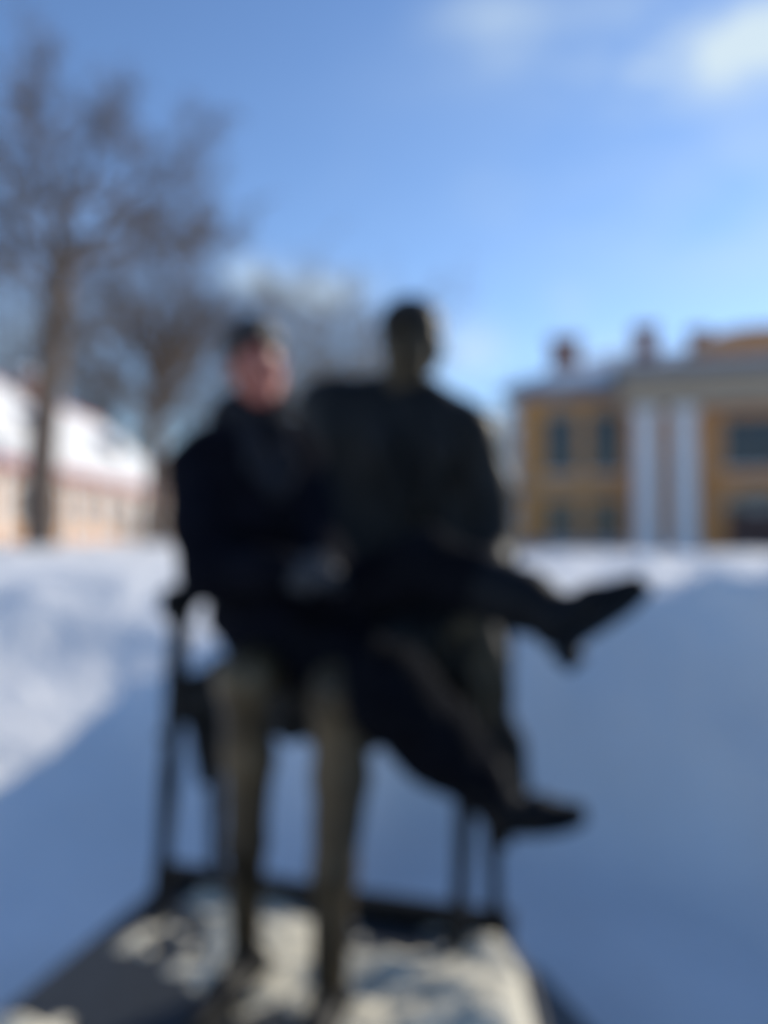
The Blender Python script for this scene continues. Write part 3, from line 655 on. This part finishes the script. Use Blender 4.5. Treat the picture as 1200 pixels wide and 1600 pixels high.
# ------------------------------------------------------------------ right-hand building
def window(par, x, z0, z1, w, y, frame, cols=2, rows=3, sill=True, arch=False, trim=None):
    """casement set in a recess: surround, frame with glazing bars, pane"""
    fm = MB(); t = .07
    for a, b in ((x - w / 2, x - w / 2 + t), (x + w / 2 - t, x + w / 2)): fm.box(a, b, y - .02, y + .05, z0, z1)
    fm.box(x - w / 2 + t, x + w / 2 - t, y - .02, y + .05, z0, z0 + t); fm.box(x - w / 2 + t, x + w / 2 - t, y - .02, y + .05, z1 - t, z1)
    for c in range(1, cols): xx = x - w / 2 + w * c / cols; fm.box(xx - .022, xx + .022, y - .012, y + .04, z0 + t, z1 - t)
    for r_ in range(1, rows): zz = z0 + (z1 - z0) * r_ / rows; fm.box(x - w / 2 + t, x + w / 2 - t, y - .008, y + .03, zz - .02, zz + .02)
    o = fm.build('window', frame, par)
    MB().box(x - w / 2 + .03, x + w / 2 - .03, y + .06, y + .08, z0 + .03, z1 - .03).build('pane', M['glass'], o)
    if sill: MB().box(x - w / 2 - .1, x + w / 2 + .1, y - .22, y + .05, z0 - .09, z0 - .004).build('sill', M['white'], o)
    if trim is not None:
        a = MB(); a.box(x - w / 2 - .13, x - w / 2 - .004, y - .17, y + .05, z0, z1); a.box(x + w / 2 + .004, x + w / 2 + .13, y - .17, y + .05, z0, z1); a.box(x - w / 2 - .17, x + w / 2 + .17, y - .19, y + .05, z1 + .004, z1 + .14)
        a.build('surround', trim, o)
    return o
def wall_with_holes(x0, x1, z0, z1, y0, y1, holes):
    """solid wall from x0 to x1 with rectangular openings (x0,x1,z0,z1)"""
    m = MB(); xs = sorted({x0, x1, *[h[0] for h in holes], *[h[1] for h in holes]})
    for a, b in zip(xs, xs[1:]):
        hs = sorted([(h[2], h[3]) for h in holes if h[0] < (a + b) / 2 < h[1]]); z = z0
        for p, q in hs:
            if p > z: m.box(a, b, y0, y1, z, p)
            z = q
        if z < z1: m.box(a, b, y0, y1, z, z1)
    return m
rb = empty('yellow_building', (6.5, 42.0, .82), R(-15)); rb.scale = (1.07, 1, 1.07)
tag(rb, 'two-storey ochre yellow building with white columns and an arched pediment, behind the statue at right', 'building')
W0 = .12
wx = [2.3, 4.38]; wx2 = [17.05, 19.2]
hol = [(x - .74, x + .74, 3.65, 6.35) for x in wx + wx2] + [(x - .72, x + .72, .45, 2.25) for x in wx + wx2]
wall_with_holes(0, 5.2, 0, 7.2, 0, .4, [h for h in hol if h[0] < 6]).build('wall', M['ochre'], rb)
wall_with_holes(16.2, 21.4, 0, 7.2, 0, .4, [h for h in hol if h[0] > 6]).build('wall', M['ochre'], rb)
for b_ in ((0, .4, .4, 11, 0, 7.2), (21.0, 21.4, .4, 11, 0, 7.2), (.4, 21.0, 10.6, 11, 0, 7.2)): MB().box(*b_).build('wall', M['ochre'], rb)
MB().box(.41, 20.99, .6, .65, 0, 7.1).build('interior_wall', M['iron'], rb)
for x in wx + wx2:
    window(rb, x, 3.65, 6.35, 1.48, .15, M['sash'], 2, 4, trim=M['beige']); window(rb, x, .45, 2.25, 1.44, .15, M['sash'], 2, 2, trim=M['beige'])
    MB().prism([(x - 1.0, 6.62), (x + 1.0, 6.62), (x, 7.0)][::1], -.12, -.004).build('window_pediment', M['beige'], rb)
# plinth course, string course, quoins, cornice
for a_ in (-.08, 16.2): MB().box(a_, a_ + 5.28, -.1, -.003, -.3, .35).build('base_course', M['grey_metal'], rb)
for a_ in (0, 16.2): MB().box(a_, a_ + 5.2, -.08, -.003, 2.85, 3.15).build('string_course', M['beige'], rb)
for x in (-.04, 20.94):
    for k in range(14): MB().box(x + (.0 if k % 2 else .0), x + (.5 if k % 2 else .38), -.07, -.003, .4 + k * .485, .4 + k * .485 + .46).build('quoin', M['white'], rb)
MB().box(-.35, 5.2, -.4, .5, 7.2, 7.42).box(-.5, 5.2, -.55, .5, 7.42, 7.62).build('cornice', M['grey_metal'], rb); MB().box(16.2, 21.75, -.4, .5, 7.2, 7.42).box(16.2, 21.9, -.55, .5, 7.42, 7.62).build('cornice', M['grey_metal'], rb)
# middle block, 1.3 m forward
cx = 10.7
wall_with_holes(5.2, 16.2, 0, 7.75, -1.3, -.9, [(cx - 1.35, cx + 1.35, 3.6, 5.8), (cx - 1.3, cx + 1.3, 0, 2.5)]).build('wall', M['terracotta'], rb)
for a_ in (5.2, 15.8): MB().box(a_, a_ + .4, -.9, .6, 0, 7.75).build('wall', M['terracotta'], rb)
window(rb, cx, 3.6, 5.8, 2.7, -1.14, M['wood'], 4, 2, trim=M['beige'])
dr = MB().box(cx - 1.3, cx - .01, -1.14, -1.06, 0, 1.75).box(cx + .01, cx + 1.3, -1.14, -1.06, 0, 1.75).build('door', M['wood'], rb)
for sx in (-1, 1):
    for z0 in (.15, .95): MB().box(cx + sx * .65 - .42, cx + sx * .65 + .42, -1.18, -1.143, z0, z0 + .62).build('door_panel', M['wood'], dr, .01)
    MB().box(cx + sx * .12 - .02, cx + sx * .12 + .02, -1.22, -1.145, .95, 1.15).build('handle', M['iron'], dr)
arc = [(cx + 1.3 * math.cos(q), 1.76 + .72 * math.sin(q)) for q in np.linspace(0, math.pi, 15)]
MB().prism(arc[::-1], -1.12, -1.06).build('fanlight', M['glass'], rb)
fan = MB()
for q in (.5, 1.05, 1.57, 2.09, 2.64): fan.tube([(cx, -1.14, 1.78), (cx + 1.25 * math.cos(q), -1.14, 1.78 + .70 * math.sin(q))], [.02, .02], 6)
fan.build('fanlight_bars', M['white'], rb)
o_ = [(cx + 1.62 * math.cos(q), 1.76 + .98 * math.sin(q)) for q in np.linspace(0, math.pi, 15)]
i_ = [(cx + 1.3 * math.cos(q), 1.76 + .735 * math.sin(q)) for q in np.linspace(0, math.pi, 15)]
am = MB()
for j in range(14): am.prism([o_[j], o_[j + 1], i_[j + 1], i_[j]], -1.42, -1.303)
am.build('door_arch', M['beige'], rb)
# spandrels that close the wall's square opening above the arch
for sgn in (-1, 1):
    pts = [(cx + sgn * 1.3, 2.499), (cx, 2.499)] + [(cx + sgn * 1.3 * math.cos(q), 1.765 + .733 * math.sin(q)) for q in np.linspace(math.pi / 2, 0, 8)]
    MB().prism(pts if sgn < 0 else pts[::-1], -1.297, -.95).build('wall', M['terracotta'], rb)
for x in (6.06, 7.67, 13.73, 15.34):
    n = 20; prof = [(.62, 0), (.62, .25), (.56, .32), (.58, .42), (.50, .52), (.50, 2.6), (.48, 4.4), (.44, 5.75), (.50, 5.80), (.47, 5.88), (.56, 6.02), (.60, 6.10), (.60, 6.26)]
    MB().lathe(prof, x, -1.52, n).build('column', M['white'], rb, smooth=False)
MB().box(5.0, 16.4, -2.05, -1.303, 6.262, 7.1).box(4.9, 16.5, -2.15, -1.303, 7.1, 7.72).build('entablature', M['beige'], rb)
MB().box(4.75, 16.65, -2.4, .6, 7.755, 7.95).box(4.6, 16.8, -2.6, .6, 7.95, 8.2).build('cornice', M['grey_metal'], rb)
MB().box(4.75, 16.65, -2.45, .4, 8.203, 8.33).build('snow_cover', M['snow'], rb, .04)
# curved pediment
ped = [(cx + 2.9 * math.cos(q), 8.34 + 1.05 * math.sin(q)) for q in np.linspace(0, math.pi, 17)]
MB().prism(ped[::-1], -1.9, -1.4).build('pediment', M['terracotta'], rb)
pm = MB()
for j in range(16):
    a, b = np.linspace(0, math.pi, 17)[j:j + 2]
    q = lambda t, e: (cx + (2.9 + e) * math.cos(t), 8.34 + (1.05 + e) * math.sin(t)); pm.prism([q(a, .22), q(b, .22), q(b, .003), q(a, .003)], -2.1, -1.3)
pm.build('pediment_cornice', M['beige'], rb)
# hipped roof under snow
def hip(x0, x1, y0, y1, z0, z1, inset):
    m = MB(); ym = (y0 + y1) / 2
    m.add([(x0, y0, z0), (x1, y0, z0), (x1, y1, z0), (x0, y1, z0), (x0 + inset, ym, z1), (x1 - inset, ym, z1)], [(0, 1, 5, 4), (1, 2, 5), (2, 3, 4, 5), (3, 0, 4), (3, 2, 1, 0)]); return m
roof = hip(-.5, 21.9, -.5, 11.4, 7.625, 10.1, 5).build('roof', M['grey_metal'], rb)
hip(-.38, 21.78, -.35, 11.28, 7.78, 10.27, 4.9).build('snow_cover', M['snow'], roof)
for x, y, zt, w, m_ in ((2.4, 3.1, 10.75, .74, 'brick'), (6.3, 3.8, 11.25, .58, 'brick'), (8.85, 4.4, 11.05, .46, 'brick'), (18.9, 3.1, 10.0, .78, 'brick'), (14.8, 3.8, 10.45, .58, 'brick')):
    c_ = MB().box(x - w, x + w, y - .4, y + .4, 8.3, zt - .35).build('chimney', M[m_], roof)
    MB().box(x - w - .1, x + w + .1, y - .5, y + .5, zt - .347, zt - .15).build('cap', M[m_], c_); MB().box(x - w - .06, x + w + .06, y - .45, y + .45, zt - .147, zt).build('snow_cap', M['snow'], c_, .05)
MB().tube([(.3, -.3, 0), (.3, -.3, 7.1), (.3, -.45, 7.3)], [.06, .06, .06], 8).build('downpipe', M['grey_metal'], rb)

# ------------------------------------------------------------------ long low building at left
lb = empty('orange_building', (-12.6, 15.0, 1.30), R(90)); lb.scale = (1, 1, .92)
tag(lb, 'long one-storey orange building with a steep snow-covered roof behind the bare tree at left', 'building')
LN = 33.0
wxs = [1.6 + 3.0 * k for k in range(11)]
wall_with_holes(0, LN, -.3, 2.9, 0, .4, [(x - .6, x + .6, .75, 2.25) for x in wxs]).build('wall', M['orange'], lb)
for b_ in ((0, .4, .4, 8.4, -.3, 2.9), (LN - .4, LN, .4, 8.4, -.3, 2.9), (.4, LN - .4, 8.0, 8.4, -.3, 2.9)): MB().box(*b_).build('wall', M['orange'], lb)
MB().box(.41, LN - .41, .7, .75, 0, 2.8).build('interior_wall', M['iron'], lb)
MB().prism([(0.02, 2.905), (8.38, 2.905), (4.2, 6.9)], .001, .4, 'x').build('gable', M['orange'], lb); MB().prism([(0.02, 2.905), (8.38, 2.905), (4.2, 6.9)], LN - .4, LN - .001, 'x').build('gable', M['orange'], lb)
for x in wxs: window(lb, x, .75, 2.25, 1.2, .12, M['white'], 2, 3, trim=M['white'])
for k in range(12): MB().box(k * 3.0 - .22 + (.22 if k == 0 else 0), k * 3.0 + .30 - (.3 if k == 11 else 0), -.1, -.003, -.3, 2.7).build('pilaster', M['white'], lb)
MB().box(-.2, LN + .2, -.3, -.003, 2.7, 2.9).build('cornice', M['white'], lb)
rf = MB().prism([(-.55, 2.75), (4.2, 7.15), (8.95, 2.75), (8.95, 2.9), (4.2, 7.32), (-.55, 2.9)], -.4, LN + .4, 'x').build('roof', M['red'], lb)
MB().prism([(-.50, 2.99), (4.0, 7.2), (4.05, 7.46), (2.0, 5.6), (-.35, 3.32), (-.62, 3.12)], -.3, LN + .3, 'x').build('snow_cover', M['snow'], rf)
MB().box(-.42, LN + .42, 4.08, 4.34, 7.335, 7.62).build('ridge_cap', M['red'], rf)
for xd in (9.5, 17.9, 26.5):
    d_ = MB().box(xd - .75, xd + .75, .9, 3.0, 4.1, 5.25).build('dormer', M['wood'], rf)
    MB().prism([(xd - .95, 5.255), (xd + .95, 5.255), (xd, 5.85)], .7, 3.6).build('dormer_roof', M['snow'], d_)
    MB().box(xd - .4, xd + .4, .86, .897, 4.35, 5.05).build('pane', M['glass'], d_)
for xc in (6.0, 22.0):
    c_ = MB().box(xc - .4, xc + .4, 3.2, 3.9, 6.0, 8.1).build('chimney', M['brick'], rf); MB().box(xc - .48, xc + .48, 3.12, 3.98, 8.103, 8.3).build('snow_cap', M['snow'], c_, .05)

pb = empty('pale_building', (-17.6, 55.0, 1.25), R(0))
tag(pb, 'pale pinkish white plastered house beyond the end of the long orange building', 'building')
hx = [.9, 2.5, 4.1, 5.7]
wall_with_holes(0, 6.6, -.4, 4.6, 0, .4, [(x - .4, x + .4, .9, 2.3) for x in hx] + [(x - .4, x + .4, 2.9, 4.0) for x in hx]).build('wall', M['pink'], pb)

for b_ in ((0, .4, .4, 7, -.4, 4.6), (6.2, 6.6, .4, 7, -.4, 4.6), (.4, 6.2, 6.6, 7, -.4, 4.6)): MB().box(*b_).build('wall', M['pink'], pb)
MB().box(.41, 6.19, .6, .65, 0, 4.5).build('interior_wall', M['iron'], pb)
for x in hx: window(pb, x, .9, 2.3, .8, .14, M['white'], 2, 2); window(pb, x, 2.9, 4.0, .8, .14, M['white'], 2, 2)
prf = hip(-.3, 6.9, -.3, 7.3, 4.605, 6.3, 2.5).build('roof', M['red'], pb); hip(-.22, 6.82, -.15, 7.2, 4.72, 6.46, 2.45).build('snow_cover', M['snow'], prf)

# fence across the far end of the yard
fc = empty('picket_fence', (-9.4, 29.0, 1.28)); tag(fc, 'grey picket fence standing in the snow between the orange building and the person', 'fence')
pk = MB().box(-.045, .045, -.012, .012, 0, 1.15).mesh('picket')
for k in range(24):
    link('picket', pk, M['bark_pale'], fc).location = (k * .22, 0, -.05)
for zz in (.3, .85): MB().box(-.1, 5.3, .014, .06, zz, zz + .07).build('rail', M['bark_pale'], fc)

# ------------------------------------------------------------------ bare trees
TW = .009; TL = .8
def rnd(a, b): return a + (b - a) * random.random()
def grow(mb, p, d, L, r, level, maxl, n_side, up_=.10, wander=.25, kids=(7, 7, 6), keep=None):
    nseg = 5 if level < 2 else (3 if level == 2 else 2); pts = [p.copy()]; rr = [r]; d = d.normalized()
    for i in range(nseg):
        d = (d + Vector((rnd(-1, 1), rnd(-1, 1), rnd(-1, 1))) * wander + Vector((0, 0, up_))).normalized()
        pts.append(pts[-1] + d * L / nseg); rr.append(r * (1 - .75 * (i + 1) / nseg))
    mb[0 if level < 1 else (1 if level < 4 else 2)].tube(pts, rr, n_side[min(level, 3)], cap=False)
    spawn(mb, pts, rr, L, level, maxl, n_side, up_, wander, kids)
def spawn(mb, pts, rr, L, level, maxl, n_side, up_, wander, kids):
    if level >= maxl: return
    k = kids[min(level, len(kids) - 1)]
    for j in range(k):
        t = rnd(.22, 1.0) * (len(pts) - 1); i = min(int(t), len(pts) - 2); q = pts[i].lerp(pts[i + 1], t - i); rad = rr[i] + (rr[i + 1] - rr[i]) * (t - i)
        ax = (pts[i + 1] - pts[i]).normalized(); o = ax.orthogonal().normalized(); o.rotate(Matrix.Rotation(rnd(0, 6.28), 3, ax))
        dd = ax * rnd(.45, .9) + o * rnd(.5, 1.0)
        grow(mb, q, dd, L * rnd(.38, .62), max(rad * .62, TW), level + 1, maxl, n_side, up_, wander, kids)
def guided_tree(name, label, trunk, tr, limbs, mat, maxl=4, kids=(0, 6, 6, 6), group='bare trees behind the yard', twig=1.0):
    root = empty(name, trunk[0]); tag(root, label, 'tree', group)
    A, Bm = MB(), MB(); o0 = Vector(trunk[0]); T = [p - o0 for p in trunk]
    # flare at the root
    A.tube([T[0] - Z * .4] + T, [tr[0] * 1.35] + tr, 10, cap=False)
    for pts, r0, r1 in limbs:
        P = [p - o0 for p in pts]; Q = []
        for i in range(len(P) - 1):
            for s_ in range(3): Q.append(P[i].lerp(P[i + 1], s_ / 3) + Vector((rnd(-1, 1), rnd(-1, 1), rnd(-1, 1))) * .12 * (1 if i + s_ else 0))
        Q.append(P[-1]); rr = [r0 + (r1 - r0) * i / (len(Q) - 1) for i in range(len(Q))]
        Bm.tube(Q, rr, 7, cap=False); L = sum((Q[i + 1] - Q[i]).length for i in range(len(Q) - 1))
        spawn([A, Bm, Bm], Q, rr, L * TL, 1, maxl, (8, 6, 4, 3), .05, .22, kids)
    A.build('trunk', mat, root, smooth=True); Bm.build('crown', mat, root)
    return root
def auto_tree(name, label, px, d, top_py, r, mat, seed, lean=0, fork=.35, maxl=4, kids=(0, 7, 6, 6), spread=.35, nl=8, group='bare trees behind the yard'):
    global TW; TW = .007 + .00028 * d * (1.35 if mat is M['bark_pale'] else 1)
    random.seed(seed); b = at(px, 832, d); b.z = gz(b.x, b.y) - .02; top = at(px + lean, top_py, d); Ht = top.z - b.z; f = b.lerp(top, fork); f.x += rnd(-.2, .2)
    tops = []
    for k in range(nl):
        q = 2 * math.pi * k / nl + rnd(-.4, .4); e = rnd(.35, 1) * Ht * spread; z = b.z + Ht * rnd(.70, .93); st_ = b.lerp(top, rnd(fork * .8, fork * 1.5))
        m1 = st_.lerp(Vector((b.x + math.cos(q) * e, b.y + math.sin(q) * e, z)), .5) + Vector((math.cos(q), math.sin(q), 0)) * .12 * e
        tops.append(([st_, m1, Vector((b.x + (top.x - b.x) * .8 + math.cos(q) * e, b.y + math.sin(q) * e, z))], r * .5, r * .08))
    tops.append(([b.lerp(top, fork), b.lerp(top, .7) + Vector((rnd(-.3, .3), 0, 0)), top - Z * Ht * .04], r * .6, r * .07))
    return guided_tree(name, label, [b, b.lerp(f, .5) + Vector((rnd(-.1, .1), 0, 0)), f, b.lerp(top, fork * 1.5)], [r, r * .85, r * .72, r * .5], tops, mat, maxl, kids, group)
random.seed(5); TW = .013; TL = .62
D1 = 20.0; b1 = at(62, 836, D1); b1.z = gz(b1.x, b1.y)
P_ = lambda px, py, dd=0: at(px, py, D1 + dd)
guided_tree('bare_tree', 'large bare tree with a thick forking trunk, nearest tree, before the orange building', [b1, P_(66, 700), P_(80, 560), P_(92, 430), P_(100, 360)], [.42, .36, .32, .28, .20],
    [([P_(88, 440), P_(60, 380, .6), P_(10, 330, 1), P_(-60, 260, 1.5)], .16, .04), ([P_(95, 400), P_(80, 290, -.6), P_(40, 190, -1), P_(15, 120, -1.2)], .16, .03),
     ([P_(98, 390), P_(130, 300, .8), P_(150, 215, 1.2), P_(165, 170, 1.4)], .15, .03), ([P_(98, 400), P_(165, 340, -.5), P_(205, 290, -.8), P_(300, 265, -1)], .14, .025),
     ([P_(95, 430), P_(150, 378, .6), P_(215, 345, 1), P_(290, 300, 1.4)], .13, .03), ([P_(90, 440), P_(140, 400, -1), P_(215, 385, -1.6), P_(300, 400, -2)], .12, .03),
     ([P_(92, 380), P_(95, 300, 1.4), P_(100, 220, 2.0), P_(110, 150, 2.6)], .13, .03), ([P_(84, 470), P_(40, 420, -1), P_(-10, 400, -1.4), P_(-70, 390, -2)], .12, .03),
     ([P_(82, 520), P_(130, 490, -1), P_(190, 480, -1.5)], .07, .02), ([P_(90, 420), P_(30, 300, -1.2), P_(-5, 240, -1.5), P_(-20, 170, -1.5)], .12, .03)],
    M['bark'], 4, (0, 8, 7, 7))
TL = .8
auto_tree('bare_tree', 'bare tree with a brown spreading crown just left of the person\'s head', 240, 28, 350, .35, M['bark'], 21, lean=20, fork=.42, spread=.34, nl=9, kids=(0, 7, 6, 6))
auto_tree('bare_tree', 'slim bare tree right behind the person\'s head', 345, 60, 450, .26, M['bark'], 22, lean=5, fork=.3, spread=.26, nl=6, kids=(0, 6, 5, 5))
auto_tree('bare_tree', 'pale grey bare tree between the person and the statue\'s head', 478, 74, 448, .34, M['bark_pale'], 23, fork=.3, spread=.30, nl=10, kids=(0, 7, 6, 5))
auto_tree('bare_tree', 'pale bare tree close beside the left of the statue\'s head', 560, 82, 468, .34, M['bark_pale'], 24, fork=.3, spread=.28, nl=10, kids=(0, 7, 6, 5))
auto_tree('bare_tree', 'bare tree rising over the ridge of the orange roof', 150, 62, 450, .28, M['bark'], 25, fork=.35, spread=.33, kids=(0, 6, 6, 5))
auto_tree('bare_tree', 'small bare tree at the far end of the orange building', 300, 72, 545, .24, M['bark'], 26, fork=.3, spread=.4, kids=(0, 6, 5, 5))
auto_tree('bare_tree', 'bare tree cut by the left edge of the photo', 5, 56, 350, .30, M['bark'], 27, fork=.35, spread=.3, kids=(0, 7, 6, 5))
auto_tree('bare_tree', 'far bare tree between the statue and the yellow building', 795, 78, 630, .20, M['bark_pale'], 28, fork=.25, spread=.28, nl=7, kids=(0, 6, 6, 5))
auto_tree('bare_tree', 'farthest bare tree in the gap right of the thick trunk', 110, 85, 590, .24, M['bark'], 30, fork=.3, spread=.45, kids=(0, 6, 5, 5))
auto_tree('bare_tree', 'far bare tree behind the pale house', 205, 92, 600, .24, M['bark_pale'], 31, fork=.3, spread=.45, kids=(0, 6, 5, 5))
auto_tree('bare_tree', 'far low bare tree behind the person\'s neck', 410, 95, 560, .24, M['bark_pale'], 32, fork=.3, spread=.45, kids=(0, 6, 5, 5))
print('TRIS', sum(len(o.data.polygons) * 2 for o in S.objects if o.type == 'MESH'))
